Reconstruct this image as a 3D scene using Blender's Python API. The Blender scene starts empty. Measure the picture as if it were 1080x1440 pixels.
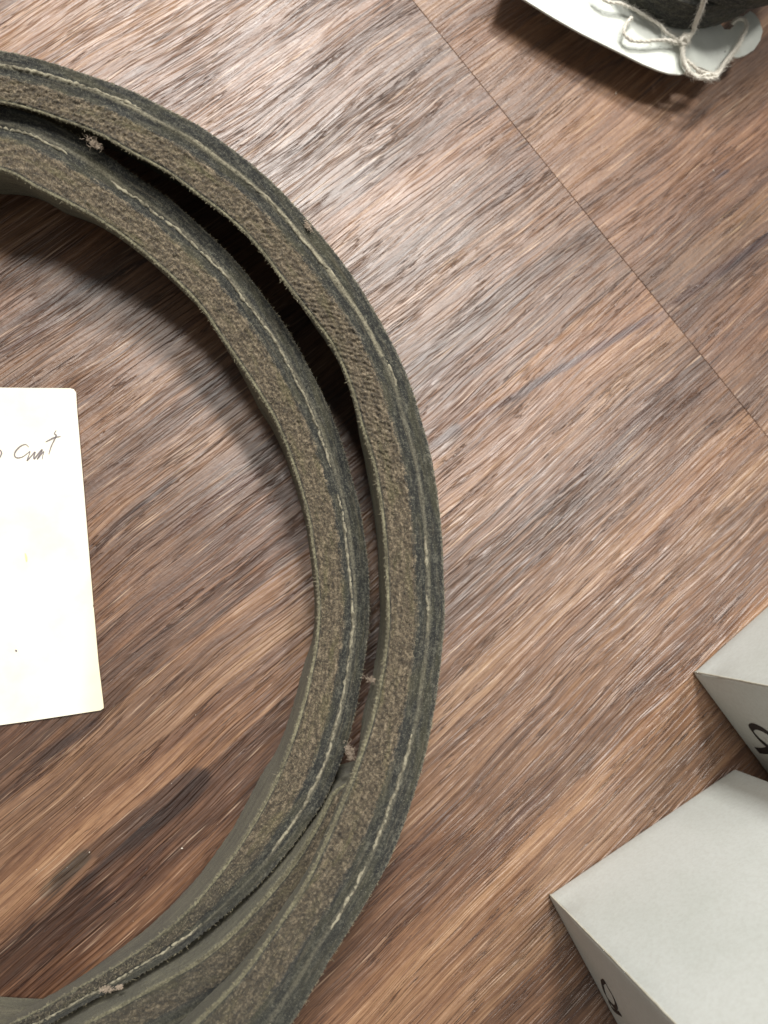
import bpy, bmesh, math, random
import numpy as np
from mathutils import Matrix, Vector, Euler

random.seed(7)
rng = np.random.default_rng(11)
S = bpy.context.scene
C = S.collection

# ------------------------------------------------------------------ camera
H = 0.216                      # lens height above the floor (m)
F = 1081.0                     # focal length in photo pixels (1080 x 1440)
NAD = (353.0, 826.0)           # point of the picture straight below the lens
zc = -Vector(((NAD[0]-540)/F, -(NAD[1]-720)/F, -1)).normalized()
xc = (Vector((1, 0, 0)) - zc*zc.x).normalized()
yc = zc.cross(xc)
R = Matrix((xc, yc, zc))       # camera space -> world
cam_d = bpy.data.cameras.new('camera')
cam = bpy.data.objects.new('camera', cam_d); C.objects.link(cam)
M4 = R.to_4x4(); M4.translation = (0, 0, H); cam.matrix_world = M4
cam_d.sensor_fit = 'VERTICAL'; cam_d.sensor_height = 36; cam_d.lens = 36*F/1440
cam_d.clip_start = 0.005; cam_d.clip_end = 20
cam_d.dof.use_dof = True; cam_d.dof.focus_distance = 0.195; cam_d.dof.aperture_fstop = 13
S.camera = cam
S.render.resolution_x = 768; S.render.resolution_y = 1024

def ray(px, py):
    return R @ Vector(((px-540)/F, -(py-720)/F, -1))
def P(px, py, z=0.0):          # photo pixel -> world point at height z
    d = ray(px, py); t = (z-H)/d.z
    return Vector((d.x*t, d.y*t, z))
def on_plane(px, py, p0, n):
    d = ray(px, py); o = Vector((0, 0, H)); t = (p0-o).dot(n)/d.dot(n)
    return o+d*t

# ------------------------------------------------------------------ world, lamps, exposure
w = bpy.data.worlds.new('World'); S.world = w; w.use_nodes = True
bg = w.node_tree.nodes['Background']
bg.inputs['Color'].default_value = (1.0, 0.97, 0.91, 1); bg.inputs['Strength'].default_value = 0.29
def lamp(name, az, el, dist, size, power, col, size_y=None):
    l = bpy.data.lights.new(name, 'AREA'); l.energy = power; l.color = col
    l.shape = 'RECTANGLE'; l.size = size; l.size_y = size_y or size
    o = bpy.data.objects.new(name, l); C.objects.link(o)
    a, e = math.radians(az), math.radians(el)
    d = Vector((math.sin(a)*math.cos(e), math.cos(a)*math.cos(e), math.sin(e)))
    tgt = Vector((0.03, 0.03, 0)); o.location = tgt+d*dist
    o.rotation_euler = (-d).to_track_quat('-Z', 'Y').to_euler()
    return o
lamp('ceiling_lamp', 0, 54, 1.7, 0.24, 29, (1.0, 0.98, 0.94))
lamp('fill_lamp', -24, 66, 1.8, 0.26, 13, (1.0, 0.97, 0.91))  # added fill that lifts the floor shadows, aimed past the printed carton sides
lamp('second_ceiling_lamp', 46, 66, 1.8, 0.22, 15, (1.0, 0.97, 0.91))
S.view_settings.view_transform = 'Standard'; S.view_settings.look = 'None'
S.view_settings.exposure = 0.0; S.view_settings.gamma = 1.0

# ------------------------------------------------------------------ node helpers
class NT:
    def __init__(s, name):
        s.m = bpy.data.materials.new(name); s.m.use_nodes = True
        s.t = s.m.node_tree; s.b = s.t.nodes['Principled BSDF']
    def n(s, typ, **kw):
        o = s.t.nodes.new(typ)
        for k, v in kw.items(): setattr(o, k, v)
        return o
    def put(s, sock, v):
        if isinstance(v, bpy.types.NodeSocket): s.t.links.new(v, sock)
        elif isinstance(v, (tuple, list)) and len(v) == 3 and sock.type == 'RGBA': sock.default_value = (*v, 1)
        else: sock.default_value = v
    def math(s, op, a, b=0.0, c=None, clamp=False):
        o = s.n('ShaderNodeMath', operation=op, use_clamp=clamp)
        s.put(o.inputs[0], a); s.put(o.inputs[1], b)
        if c is not None: s.put(o.inputs[2], c)
        return o.outputs[0]
    def vec(s, x, y, z=0.0):
        o = s.n('ShaderNodeCombineXYZ'); s.put(o.inputs[0], x); s.put(o.inputs[1], y); s.put(o.inputs[2], z)
        return o.outputs[0]
    def sep(s, v):
        o = s.n('ShaderNodeSeparateXYZ'); s.put(o.inputs[0], v); return o.outputs
    def noise(s, v, scale=1.0, detail=3.0, rough=0.5, dist=0.0):
        o = s.n('ShaderNodeTexNoise'); s.put(o.inputs['Vector'], v)
        s.put(o.inputs['Scale'], scale); s.put(o.inputs['Detail'], detail)
        s.put(o.inputs['Roughness'], rough); s.put(o.inputs['Distortion'], dist)
        return o.outputs[0]
    def ramp(s, f, lo, hi, a=0.0, b=1.0, smooth=True):
        o = s.n('ShaderNodeMapRange', interpolation_type='SMOOTHSTEP' if smooth else 'LINEAR')
        s.put(o.inputs[0], f); s.put(o.inputs[1], lo); s.put(o.inputs[2], hi)
        s.put(o.inputs[3], a); s.put(o.inputs[4], b); return o.outputs[0]
    def mix(s, f, a, b, mode='MIX'):
        o = s.n('ShaderNodeMix', data_type='RGBA', blend_type=mode)
        s.put(o.inputs[0], f); s.put(o.inputs[6], a); s.put(o.inputs[7], b); return o.outputs[2]
    def cramp(s, f, stops):
        o = s.n('ShaderNodeValToRGB'); cr = o.color_ramp
        while len(cr.elements) < len(stops): cr.elements.new(0.5)
        for e, (p, c) in zip(cr.elements, stops): e.position = p; e.color = (*c, 1)
        s.put(o.inputs[0], f); return o.outputs[0]
    def bump(s, h, dist, strength=1.0, normal=None):
        o = s.n('ShaderNodeBump'); s.put(o.inputs['Height'], h)
        o.inputs['Distance'].default_value = dist; o.inputs['Strength'].default_value = strength
        if normal is not None: s.put(o.inputs['Normal'], normal)
        return o.outputs[0]
    def out(s, col=None, rough=None, nor=None, **kw):
        if col is not None: s.put(s.b.inputs['Base Color'], col)
        if rough is not None: s.put(s.b.inputs['Roughness'], rough)
        if nor is not None: s.put(s.b.inputs['Normal'], nor)
        for k, v in kw.items(): s.put(s.b.inputs[k.replace('_', ' ')], v)
        return s.m
def srgb(r, g, b):
    f = lambda c: c/12.92 if c <= 0.04045 else ((c+0.055)/1.055)**2.4
    return (f(r/255), f(g/255), f(b/255))

# ------------------------------------------------------------------ object helpers
def link(name, me, mat=None, parent=None, kind=None, label=None, cat=None, group=None, smooth=False):
    o = bpy.data.objects.new(name, me); C.objects.link(o)
    if mat is not None and not me.materials: me.materials.append(mat)
    if parent is not None: o.parent = parent
    if kind: o['kind'] = kind
    if label: o['label'] = label
    if cat: o['category'] = cat
    if group: o['group'] = group
    if smooth and me.polygons:
        me.polygons.foreach_set('use_smooth', [True]*len(me.polygons))
    return o
def thing(name, label, cat, group=None, loc=(0, 0, 0)):
    o = bpy.data.objects.new(name, None); C.objects.link(o); o.empty_display_size = 0.01
    o.location = loc; o['label'] = label; o['category'] = cat
    if group: o['group'] = group
    return o
def grid_mesh(name, V, uv=None, closed_v=False, attrs=None):
    """V: (n, m, 3) array -> quad sheet"""
    n, m = V.shape[:2]
    me = bpy.data.meshes.new(name)
    idx = np.arange(n*m).reshape(n, m)
    if closed_v:
        a, b = idx[:-1], idx[1:]
        q = np.stack([a, np.roll(a, -1, 1), np.roll(b, -1, 1), b], -1).reshape(-1, 4)
    else:
        q = np.stack([idx[:-1, :-1], idx[:-1, 1:], idx[1:, 1:], idx[1:, :-1]], -1).reshape(-1, 4)
    me.vertices.add(n*m); me.vertices.foreach_set('co', V.astype(np.float32).ravel())
    me.loops.add(q.size); me.loops.foreach_set('vertex_index', q.astype(np.int32).ravel())
    me.polygons.add(len(q)); me.polygons.foreach_set('loop_start', np.arange(0, q.size, 4, dtype=np.int32))
    me.polygons.foreach_set('use_smooth', np.ones(len(q), dtype=bool))
    me.update(calc_edges=True)
    for k_, a_ in (attrs or {}).items():
        t_ = me.attributes.new(k_, 'FLOAT', 'POINT'); t_.data.foreach_set('value', a_.astype(np.float32).ravel())
    if uv is not None:
        l = me.uv_layers.new(name='UVMap'); l.data.foreach_set('uv', uv.reshape(-1, 2)[q.ravel()].astype(np.float32).ravel())
    return me
def tubes_mesh(name, paths, sides=3):
    """paths: list of (pts list, radii list) -> one mesh"""
    vs, fs = [], []
    for pts, rad in paths:
        base = len(vs); k = len(pts)
        for i, p in enumerate(pts):
            t = (pts[min(i+1, k-1)]-pts[max(i-1, 0)])
            t = t.normalized() if t.length > 0 else Vector((0, 0, 1))
            a = t.cross(Vector((0.13, 0.2, 0.97))); a = a.normalized() if a.length > 1e-6 else Vector((1, 0, 0))
            b = t.cross(a)
            for j in range(sides):
                an = 2*math.pi*j/sides
                vs.append(p+(a*math.cos(an)+b*math.sin(an))*rad[i])
        for i in range(k-1):
            for j in range(sides):
                q = (j+1) % sides
                fs.append((base+i*sides+j, base+i*sides+q, base+(i+1)*sides+q, base+(i+1)*sides+j))
        fs.append(tuple(base+j for j in range(sides))[::-1]); fs.append(tuple(base+(k-1)*sides+j for j in range(sides)))
    me = bpy.data.meshes.new(name); me.from_pydata([tuple(v) for v in vs], [], fs); me.update()
    me.polygons.foreach_set('use_smooth', [True]*len(me.polygons))
    return me
def catmull(pts, per=8, closed=False):
    pts = np.asarray(pts, float); n = len(pts); out = []
    rngi = range(n) if closed else range(n-1)
    for i in rngi:
        if closed: p0, p1, p2, p3 = pts[i-1], pts[i], pts[(i+1) % n], pts[(i+2) % n]
        else: p0, p1, p2, p3 = pts[max(i-1, 0)], pts[i], pts[i+1], pts[min(i+2, n-1)]
        for k in range(per):
            t = k/per
            out.append(0.5*((2*p1)+(-p0+p2)*t+(2*p0-5*p1+4*p2-p3)*t*t+(-p0+3*p1-3*p2+p3)*t**3))
    if not closed: out.append(pts[-1])
    return np.array(out)

def _hash(i, j, seed):
    x = (i.astype(np.int64)*374761393+j.astype(np.int64)*668265263+seed*974711) & 0xffffffff
    x = ((x ^ (x >> 13))*1274126177) & 0xffffffff
    x = x ^ (x >> 16)
    return (x & 0xffff)/65535.0
def vnoise(x, y, seed=0):
    i, j = np.floor(x), np.floor(y); fx, fy = x-i, y-j
    fx = fx*fx*(3-2*fx); fy = fy*fy*(3-2*fy)
    a, b = _hash(i, j, seed), _hash(i+1, j, seed); c, d = _hash(i, j+1, seed), _hash(i+1, j+1, seed)
    return (a*(1-fx)+b*fx)*(1-fy)+(c*(1-fx)+d*fx)*fy
def fbm(x, y, o=3, seed=0, g=0.5):
    s, a, t = 0, 1, 0
    for k in range(o):
        s = s+a*vnoise(x*2**k, y*2**k, seed+k*17); t += a; a *= g
    return s/t

# ------------------------------------------------------------------ floor
def wood_material(seed, off, knot=False):
    n = NT('printed_wood_vinyl'); t = n.n('ShaderNodeTexCoord')
    v = n.n('ShaderNodeVectorMath', operation='SCALE'); n.put(v.inputs[0], t.outputs['Object']); v.inputs['Scale'].default_value = 1000
    X, Y, Z = n.sep(v.outputs[0])
    X0, Y0 = X, Y
    X = n.math('ADD', X, off[0]); Y = n.math('ADD', Y, off[1])
    # the grain wanders
    w1 = n.noise(n.vec(n.math('DIVIDE', X, 110), n.math('DIVIDE', Y, 50), seed), 1, 2, 0.5)
    w2 = n.noise(n.vec(n.math('DIVIDE', X, 34), n.math('DIVIDE', Y, 9), seed+3), 1, 2, 0.5)
    Yw = n.math('ADD', Y, n.math('ADD', n.math('MULTIPLY', n.math('SUBTRACT', w1, 0.5), 9), n.math('MULTIPLY', n.math('SUBTRACT', w2, 0.5), 1.5)))
    def g(lu, lv, z, det, ro, dist=0.0):
        return n.noise(n.vec(n.math('DIVIDE', X, lu), n.math('DIVIDE', Yw, lv), seed+z), 1, det, ro, dist)
    broad = g(170, 11, 10, 3, 0.55)
    mid = g(80, 2.9, 20, 4, 0.62, 0.1)
    fine = g(42, 0.80, 30, 4, 0.7)
    vfine = g(16.0, 0.34, 40, 3, 0.7)
    hue = g(150, 24, 50, 2, 0.5)
    spots = n.noise(n.vec(n.math('DIVIDE', X, 5), n.math('DIVIDE', Yw, 1.9), seed+60), 1, 4, 0.65)
    # printed strips of unequal width, lying along the grain
    vo = n.n('ShaderNodeTexVoronoi', voronoi_dimensions='1D'); vo.inputs['Scale'].default_value = 0.036
    n.put(vo.inputs['W'], n.math('ADD', n.math('ADD', Y, n.math('MULTIPLY', w1, 2.5)), 500+seed*31))
    strip = n.sep(vo.outputs['Color'])[0]
    tone = n.math('ADD', n.math('MULTIPLY', broad, 0.50), n.math('MULTIPLY', mid, 0.34))
    tone = n.math('ADD', tone, n.math('MULTIPLY', fine, 0.52))
    tone = n.math('ADD', tone, n.math('MULTIPLY', vfine, 0.34))
    tone = n.math('ADD', tone, n.math('MULTIPLY', strip, 0.17))
    tone = n.math('ADD', tone, n.math('MULTIPLY', spots, 0.22))
    f = n.ramp(tone, 0.75, 1.47, smooth=False)
    warm = n.cramp(f, [(0.0, srgb(44, 29, 22)), (0.28, srgb(84, 57, 42)), (0.5, srgb(120, 86, 62)), (0.74, srgb(154, 119, 89)), (1.0, srgb(196, 165, 132))])
    grey = n.cramp(f, [(0.0, srgb(46, 34, 29)), (0.28, srgb(82, 62, 49)), (0.5, srgb(116, 90, 70)), (0.74, srgb(150, 123, 98)), (1.0, srgb(192, 168, 140))])
    col = n.mix(n.ramp(hue, 0.38, 0.62, 0.0, 0.5), warm, grey)
    # thin dark pores and cracks in the print
    cr = g(34, 1.5, 70, 3, 0.6, 0.2)
    crack = n.ramp(n.math('ABSOLUTE', n.math('SUBTRACT', cr, 0.5)), 0.0, 0.022, 1, 0)
    msk = n.ramp(g(34, 6, 80, 2, 0.5), 0.46, 0.60)
    crk = n.math('MULTIPLY', crack, msk)
    col = n.mix(n.math('MULTIPLY', crk, 0.7), col, srgb(58, 40, 36))
    dk = n.ramp(g(75, 5.5, 90, 3, 0.6), 0.60, 0.72)
    col = n.mix(n.math('MULTIPLY', dk, 0.62), col, srgb(72, 46, 38))
    # long thin pale fibres
    lf = n.ramp(g(24, 0.7, 95, 2, 0.6), 0.60, 0.74)
    col = n.mix(n.math('MULTIPLY', lf, 0.42), col, srgb(214, 186, 158))
    # short dark pores
    po = n.ramp(g(6, 0.42, 140, 2, 0.6), 0.64, 0.70)
    col = n.mix(n.math('MULTIPLY', po, 0.4), col, srgb(62, 43, 36))
    for (ax_, ay_, bx_, by_, hw, amt, c, soft) in knot or ():     # printed heart streaks and the knot
        L = math.hypot(bx_-ax_, by_-ay_); ux, uy = (bx_-ax_)/L, (by_-ay_)/L; mx, my = (ax_+bx_)/2, (ay_+by_)/2
        rx = n.math('SUBTRACT', X0, mx); ry = n.math('SUBTRACT', Y0, my)
        dx = n.math('DIVIDE', n.math('ADD', n.math('MULTIPLY', rx, ux), n.math('MULTIPLY', ry, uy)), L/2)
        dy = n.math('SUBTRACT', n.math('MULTIPLY', ry, ux), n.math('MULTIPLY', rx, uy))
        dy = n.math('DIVIDE', n.math('ADD', dy, n.math('MULTIPLY', n.math('SUBTRACT', w2, 0.5), min(3.0, hw*1.2))), hw)
        rr = n.math('ADD', n.math('POWER', n.math('ABSOLUTE', dx), 8.0), n.math('POWER', n.math('ABSOLUTE', dy), 2.0))
        rr = n.math('ADD', rr, n.math('ADD', n.math('MULTIPLY', n.math('SUBTRACT', fine, 0.5), 1.6*soft), n.math('MULTIPLY', n.math('SUBTRACT', vfine, 0.5), 2.0*soft)))
        k = n.math('MULTIPLY', n.ramp(rr, 1.0-0.95*max(soft, 0.5 if hw > 4 else 0.9), 1.0+0.2*soft, 1, 0), n.ramp(dx, -1.0, 0.2, amt*0.55, amt))
        col = n.mix(k, col, tuple(q*1.15 for q in c)) if soft == 0.5 else n.mix(k, col, tuple(min(1.2, q/m_*2.1) for q, m_ in zip(c, srgb(132, 98, 76))), 'MULTIPLY')
    # embossing: fine ridges pressed along the grain
    em = g(42, 1.35, 110, 2, 0.5)
    em2 = g(12, 0.42, 120, 2, 0.6)
    emb = n.ramp(em, 0.44, 0.56)
    where = n.ramp(g(60, 14, 130, 2, 0.5), 0.35, 0.6, 0.35, 1.0)
    hgt = n.math('ADD', n.math('MULTIPLY', n.math('MULTIPLY', emb, where), 0.9), n.math('MULTIPLY', em2, 0.55))
    hgt = n.math('SUBTRACT', hgt, n.math('MULTIPLY', crk, 0.6))
    hgt = n.math('ADD', hgt, n.math('MULTIPLY', n.noise(n.vec(X, Y, 0), 0.9, 3, 0.6), 0.25))
    nor = n.bump(hgt, 0.00025, 1.0)
    rough = n.math('ADD', 0.29, n.math('MULTIPLY', n.noise(n.vec(n.math('DIVIDE', X, 20), n.math('DIVIDE', Yw, 4), 9), 1, 3, 0.6), 0.22))
    return n.out(col, rough, nor, Specular_IOR_Level=0.75)

s0, s1 = P(580, 0), P(1060, 590)
sd = (s1-s0).normalized()                      # along the end joint
gd = Vector((-sd.y, sd.x, 0))                  # along the grain
if gd.x < 0: gd = -gd
ang = math.atan2(gd.y, gd.x)
mid = (s0+s1)/2
def to_local(px, py):
    p = P(px, py)-mid
    return (p.dot(gd)*1000, p.dot(Vector((-gd.y, gd.x, 0)))*1000)
floor_me = bpy.data.meshes.new('floor')
bm = bmesh.new(); bmesh.ops.create_grid(bm, x_segments=2, y_segments=2, size=1.2)
for v in bm.verts: v.co.z = -0.0035
bm.to_mesh(floor_me); bm.free()
nb = NT('dark_underlay'); nb.out(srgb(46, 34, 28), 0.9)
floor = link('floor', floor_me, nb.m, kind='structure')
def plank(x0, x1, mat):
    # a slab with a worn, slightly wavering end towards the joint; local x runs with the grain
    n_ = 420; half = 0.9
    ys = np.linspace(-half, half, n_)
    V = np.zeros((n_, 6, 3))
    for k, (xe, sg) in enumerate(((x0, 1), (x1, -1))):
        e = xe+sg*(0.00002+0.00009*fbm(ys*700, ys*0, 3, 5+k))
        ks = (0, 1, 2) if k == 0 else (5, 4, 3)
        V[:, ks[0], 0] = e; V[:, ks[0], 2] = -0.003
        V[:, ks[1], 0] = e; V[:, ks[1], 2] = -0.00008
        V[:, ks[2], 0] = e+sg*0.00009; V[:, ks[2], 2] = 0
    V[:, :, 1] = ys[:, None]
    me = grid_mesh('plank', V)
    me.polygons.foreach_set('use_smooth', [False]*len(me.polygons))
    o = link('plank', me, mat, parent=floor)
    o.location = mid; o.rotation_euler = (0, 0, ang)
    return o
def streak(a, b, hw, amt, c, soft=1.0):
    return (*to_local(*a), *to_local(*b), hw, amt, srgb(*c), soft)
knots = [streak((560, 640), (935, 395), 5.0, 0.6, (114, 72, 50)),
         streak((555, 655), (947, 428), 1.5, 0.95, (54, 34, 32)),
         streak((-40, 1262), (440, 882), 2.6, 0.80, (62, 40, 30)),
         streak((-60, 1440), (150, 1235), 10, 0.62, (54, 36, 28)),
         streak((70, 1255), (297, 1082), 4.6, 0.92, (50, 34, 27), 0.35),
         streak((55, 1262), (128, 1196), 2.6, 0.75, (56, 50, 42), 0.6),
         streak((46, 1298), (138, 1204), 1.1, 0.6, (118, 88, 66), 0.5),
         streak((20, 450), (235, 352), 0.8, 0.8, (60, 42, 36)),
         streak((40, 1075), (150, 1010), 1.6, 0.8, (64, 46, 38)),
         streak((130, 760), (250, 668), 1.2, 0.7, (66, 52, 48)),
         streak((600, 640), (650, 600), 2.6, 0.7, (66, 58, 58)),
         streak((590, 120), (640, 90), 0.7, 0.7, (80, 58, 46))]
knots_right = [streak((935, 385), (1130, 250), 6.0, 0.6, (118, 74, 50)),
               streak((942, 432), (1130, 300), 1.8, 0.95, (54, 34, 32)),
               streak((800, 118), (880, 80), 0.8, 0.85, (70, 48, 40)),
               streak((1000, 255), (1026, 238), 0.8, 0.85, (60, 44, 44))]
plank(-0.9, 0, wood_material(1.0, (320, 45), knots))
plank(0, 0.9, wood_material(5.0, (90, 170), knots_right))

# ------------------------------------------------------------------ belt materials (UV: x = mm along, y = mm across)
def belt_fabric(kind):
    n = NT('belt_'+kind); uv = n.n('ShaderNodeUVMap'); U, V, _ = n.sep(uv.outputs[0])
    P2 = n.vec(U, V, 0)
    weave = n.noise(n.vec(n.math('MULTIPLY', U, 1.5), n.math('MULTIPLY', V, 1.5), 1), 1, 4, 0.85)
    big = n.noise(n.vec(n.math('DIVIDE', U, 14), n.math('DIVIDE', V, 3), 4), 1, 3, 0.6)
    med = n.noise(n.vec(n.math('DIVIDE', U, 3), n.math('DIVIDE', V, 1.1), 7), 1, 4, 0.65)
    speck = n.ramp(n.noise(P2, 4.2, 2, 0.6), 0.62, 0.70)
    pale = n.ramp(n.noise(n.vec(n.math('DIVIDE', U, 4), V, 3), 1.6, 4, 0.7), 0.52, 0.72)
    at = n.n('ShaderNodeAttribute', attribute_name='across'); acr = at.outputs['Fac']
    ag = n.n('ShaderNodeAttribute', attribute_name='low_tone'); low_tone = ag.outputs['Fac']
    at2 = n.n('ShaderNodeAttribute', attribute_name='smear'); smear = at2.outputs['Fac']
    if kind == 'cover':
        cov = n.cramp(n.math('ADD', n.math('MULTIPLY', weave, 0.6), n.math('MULTIPLY', med, 0.4)),
                      [(0.38, srgb(14, 15, 15)), (0.5, srgb(38, 39, 37)), (0.63, srgb(96, 95, 84))])
        cov = n.mix(n.ramp(big, 0.45, 0.68), cov, n.mix(0.35, cov, srgb(76, 73, 50)))
        streaky = n.noise(n.vec(n.math('DIVIDE', U, 11), n.math('DIVIDE', V, 0.7), 14), 1, 4, 0.7)
        cov = n.mix(n.ramp(streaky, 0.50, 0.70, 0, 0.45), cov, n.mix(weave, srgb(54, 48, 38), srgb(128, 120, 100)))
        wrn = n.cramp(n.math('ADD', n.math('MULTIPLY', weave, 0.6), n.math('MULTIPLY', med, 0.4)),
                      [(0.37, srgb(32, 28, 23)), (0.5, srgb(78, 68, 54)), (0.63, srgb(142, 128, 106))])
        wrn = n.mix(n.ramp(big, 0.5, 0.72, 0, 0.5), wrn, srgb(88, 84, 54))
        rag = n.math('ADD', acr, n.math('ADD', n.math('MULTIPLY', n.math('SUBTRACT', med, 0.5), 0.20), n.math('MULTIPLY', n.math('SUBTRACT', weave, 0.5), 0.16)))
        wm = n.math('MULTIPLY', n.ramp(rag, 0.455, 0.53), n.ramp(acr, 0.90, 0.95, 1, 0))
        col = n.mix(n.math('MULTIPLY', wm, n.ramp(low_tone, 0, 1, 1.0, 0.55)), cov, wrn)
        # chafed pale trace along the cover seam, wide where the cloth is rubbed
        d = n.math('ABSOLUTE', n.math('SUBTRACT', acr, n.math('ADD', 0.275, n.math('MULTIPLY', n.math('SUBTRACT', streaky, 0.5), 0.09))))
        near = n.math('MULTIPLY', n.ramp(d, 0.01, 0.055, 1, 0), n.ramp(smear, 0, 1, 0.35, 0.95))
        col = n.mix(n.math('MULTIPLY', near, n.ramp(weave, 0.36, 0.56, 0.25, 1.0)), col, srgb(138, 132, 112))
        edge = n.ramp(V, -0.3, 0.7, 1, 0)
        col = n.mix(n.math('MULTIPLY', edge, n.ramp(weave, 0.44, 0.60, 0.0, 0.7)), col, srgb(146, 140, 120))
        col = n.mix(n.math('MULTIPLY', speck, 0.6), col, srgb(164, 160, 140))
        col = n.mix(n.math('MULTIPLY', low_tone, 0.55), col, srgb(40, 40, 31))
    else:
        col = n.cramp(n.math('ADD', n.math('MULTIPLY', weave, 0.6), n.math('MULTIPLY', big, 0.4)),
                      [(0.36, srgb(58, 55, 42)), (0.5, srgb(98, 94, 74)), (0.66, srgb(132, 127, 102))])
        top = n.ramp(V, 0.1, 0.9, 1, 0)
        col = n.mix(n.math('MULTIPLY', top, n.ramp(weave, 0.42, 0.64, 0.0, 0.6)), col, srgb(150, 144, 118))
        sk = n.noise(n.vec(n.math('DIVIDE', U, 5), n.math('DIVIDE', V, 0.8), 22), 1, 4, 0.7)
        col = n.mix(n.ramp(sk, 0.42, 0.64, 0, 0.55), col, srgb(66, 58, 46))
        col = n.mix(n.math('MULTIPLY', speck, 0.5), col, srgb(160, 154, 130))
        col = n.mix(n.math('MULTIPLY', low_tone, 0.35), col, srgb(52, 53, 42))
    h = n.noise(n.vec(n.math('MULTIPLY', U, 5), n.math('MULTIPLY', V, 5), 2), 1, 3, 0.75)
    nor = n.bump(h, 0.00022, 1.0)
    return n.out(col, 0.86, nor, Specular_IOR_Level=0.25, Sheen_Weight=0.12, Sheen_Roughness=0.6)
M_cover, M_wall = belt_fabric('cover'), belt_fabric('wall'); M_worn = M_cover
nt = NT('pale_thread'); tc = nt.n('ShaderNodeTexCoord')
M_thread = nt.out(nt.mix(nt.ramp(nt.noise(tc.outputs['Object'], 500, 4, 0.8), 0.35, 0.65), srgb(84, 79, 66), srgb(150, 144, 124)), 0.9)
nt = NT('belt_fuzz'); M_fuzz = nt.out(srgb(150, 142, 118), 0.9)

# ------------------------------------------------------------------ the coiled belt
CX, CY = -60.0, 790.0
A = [((-170,150),(-165,240)),((-85,146),(-80,236)),((0,147),(0,240)),((66,167),(55,268)),((133,205),(100,290)),((185,242),(148,318)),((259,296),(205,360)),((333,368),(272,422)),
     ((374,419),(312,478)),((404,461),(338,516)),((430,507),(362,552)),((453,552),(384,588)),((478,614),(405,638)),((503,700),(428,712)),
     ((516,780),(440,785)),((520,850),(446,850)),((516,910),(443,904)),((505,976),(433,955)),((490,1040),(417,1015)),((462,1116),(396,1074)),
     ((432,1162),(372,1126)),((402,1202),(346,1172)),((362,1247),(318,1214)),((302,1299),(275,1268)),((252,1338),(232,1308)),
     ((198,1371),(182,1345)),((125,1410),(116,1385)),((50,1450),(42,1426)),((-60,1500),(-62,1474)),((-180,1540),(-180,1504)),((-300,1550),(-300,1500))]
Az = [(31,29,3,-7)]*2+[(31,29,3,-7),(31,29,3,-7),(30,28,3,-7),(29,27,3,-6),(28,26,2,-5),(27,25,2,-4),(26,24,1,-3),(25,23,1,-2),(25,23,1,-1)]+[(24,22,0,-1)]*1+[(23,21,0,-1)]*5+[(23,22,0,0)]*3+[(22,23,0,0.8),(22,23,0,0.5),(22,23,1,0),(21,24,2,-0.6),(21,24,3,-1.5),(21,24,4,-2.6),(21,24,5,-3.8),(21,24,6,-4.5),(21,24,6,-5),(21,24,6,-5),(21,24,6,-5)]
B = [((-170,66),(-165,143)),((-85,62),(-80,138)),((0,70),(0,146)),((56,82),(42,155)),((111,99),(92,172)),((172,121),(138,190)),((226,147),(184,216)),((280,176),(232,243)),
     ((333,213),(280,277)),((382,254),(322,309)),((425,300),(358,346)),((467,348),(394,392)),((504,398),(428,434)),((541,460),(465,485)),
     ((573,526),(490,540)),((594,590),(508,600)),((611,660),(527,665)),((621,740),(538,745)),((626,850),(543,850)),((623,906),(541,906)),
     ((616,972),(532,965)),((605,1035),(518,1022)),((590,1094),(500,1074)),((568,1161),(478,1130)),((541,1225),(452,1190)),
     ((506,1285),(424,1248)),((465,1350),(380,1314)),((412,1438),(332,1378)),((340,1530),(270,1440)),((220,1620),(170,1530)),((60,1690),(40,1600))]
Bz = [(38,35,24,-9)]*2+[(38,35,24,-9)]*3+[(39,36,24,-9)]+[(40,37,24,-7.5),(40,37,24,-7),(40,37,23,-6.5),(40,37,23,-6),(40,37,22,-5),(40,37,22,-4.5),(40,37,21,-4),(40,37,21,-3.5),(40,37,21,-3),(40,37,21,-2)]+[(40,37,21,-1)]*6+[(39,37,25,-2.0)]*9
Cc = []
for k, (o, i) in enumerate(B[:23]):
    o, i = np.array(o, float), np.array(i, float); d = (o-i)/np.linalg.norm(o-i)
    Cc.append((tuple(o-d*8), tuple(i+d*22)))
Cc += [((552,1150),(470,1112)),((530,1200),(446,1156)),((500,1256),(415,1207)),((448,1318),(379,1253)),((380,1384),(326,1310)),((310,1430),(276,1351)),
       ((230,1470),(206,1392)),((150,1505),(134,1430)),((40,1540),(34,1470))]
for k in range(13):
    f = k/13; oa, ia = np.array(A[k][0], float), np.array(A[k][1], float); ob, ib = np.array(Cc[k][0]), np.array(Cc[k][1])
    f = 1.0
    Cc[k] = (tuple(oa*(1-f)+ob*f), tuple(ia*(1-f)+ib*f))
Cz = [(22,20,0,-3)]*23+[(21,21,2,1),(22,22,4,3),(23,23,4,4),(23,24,4,3.5),(23,24,4,2.5),(23,24,4,1.5),(23,24,4,1),(23,24,4,0.5),(23,24,4,0)]
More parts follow.
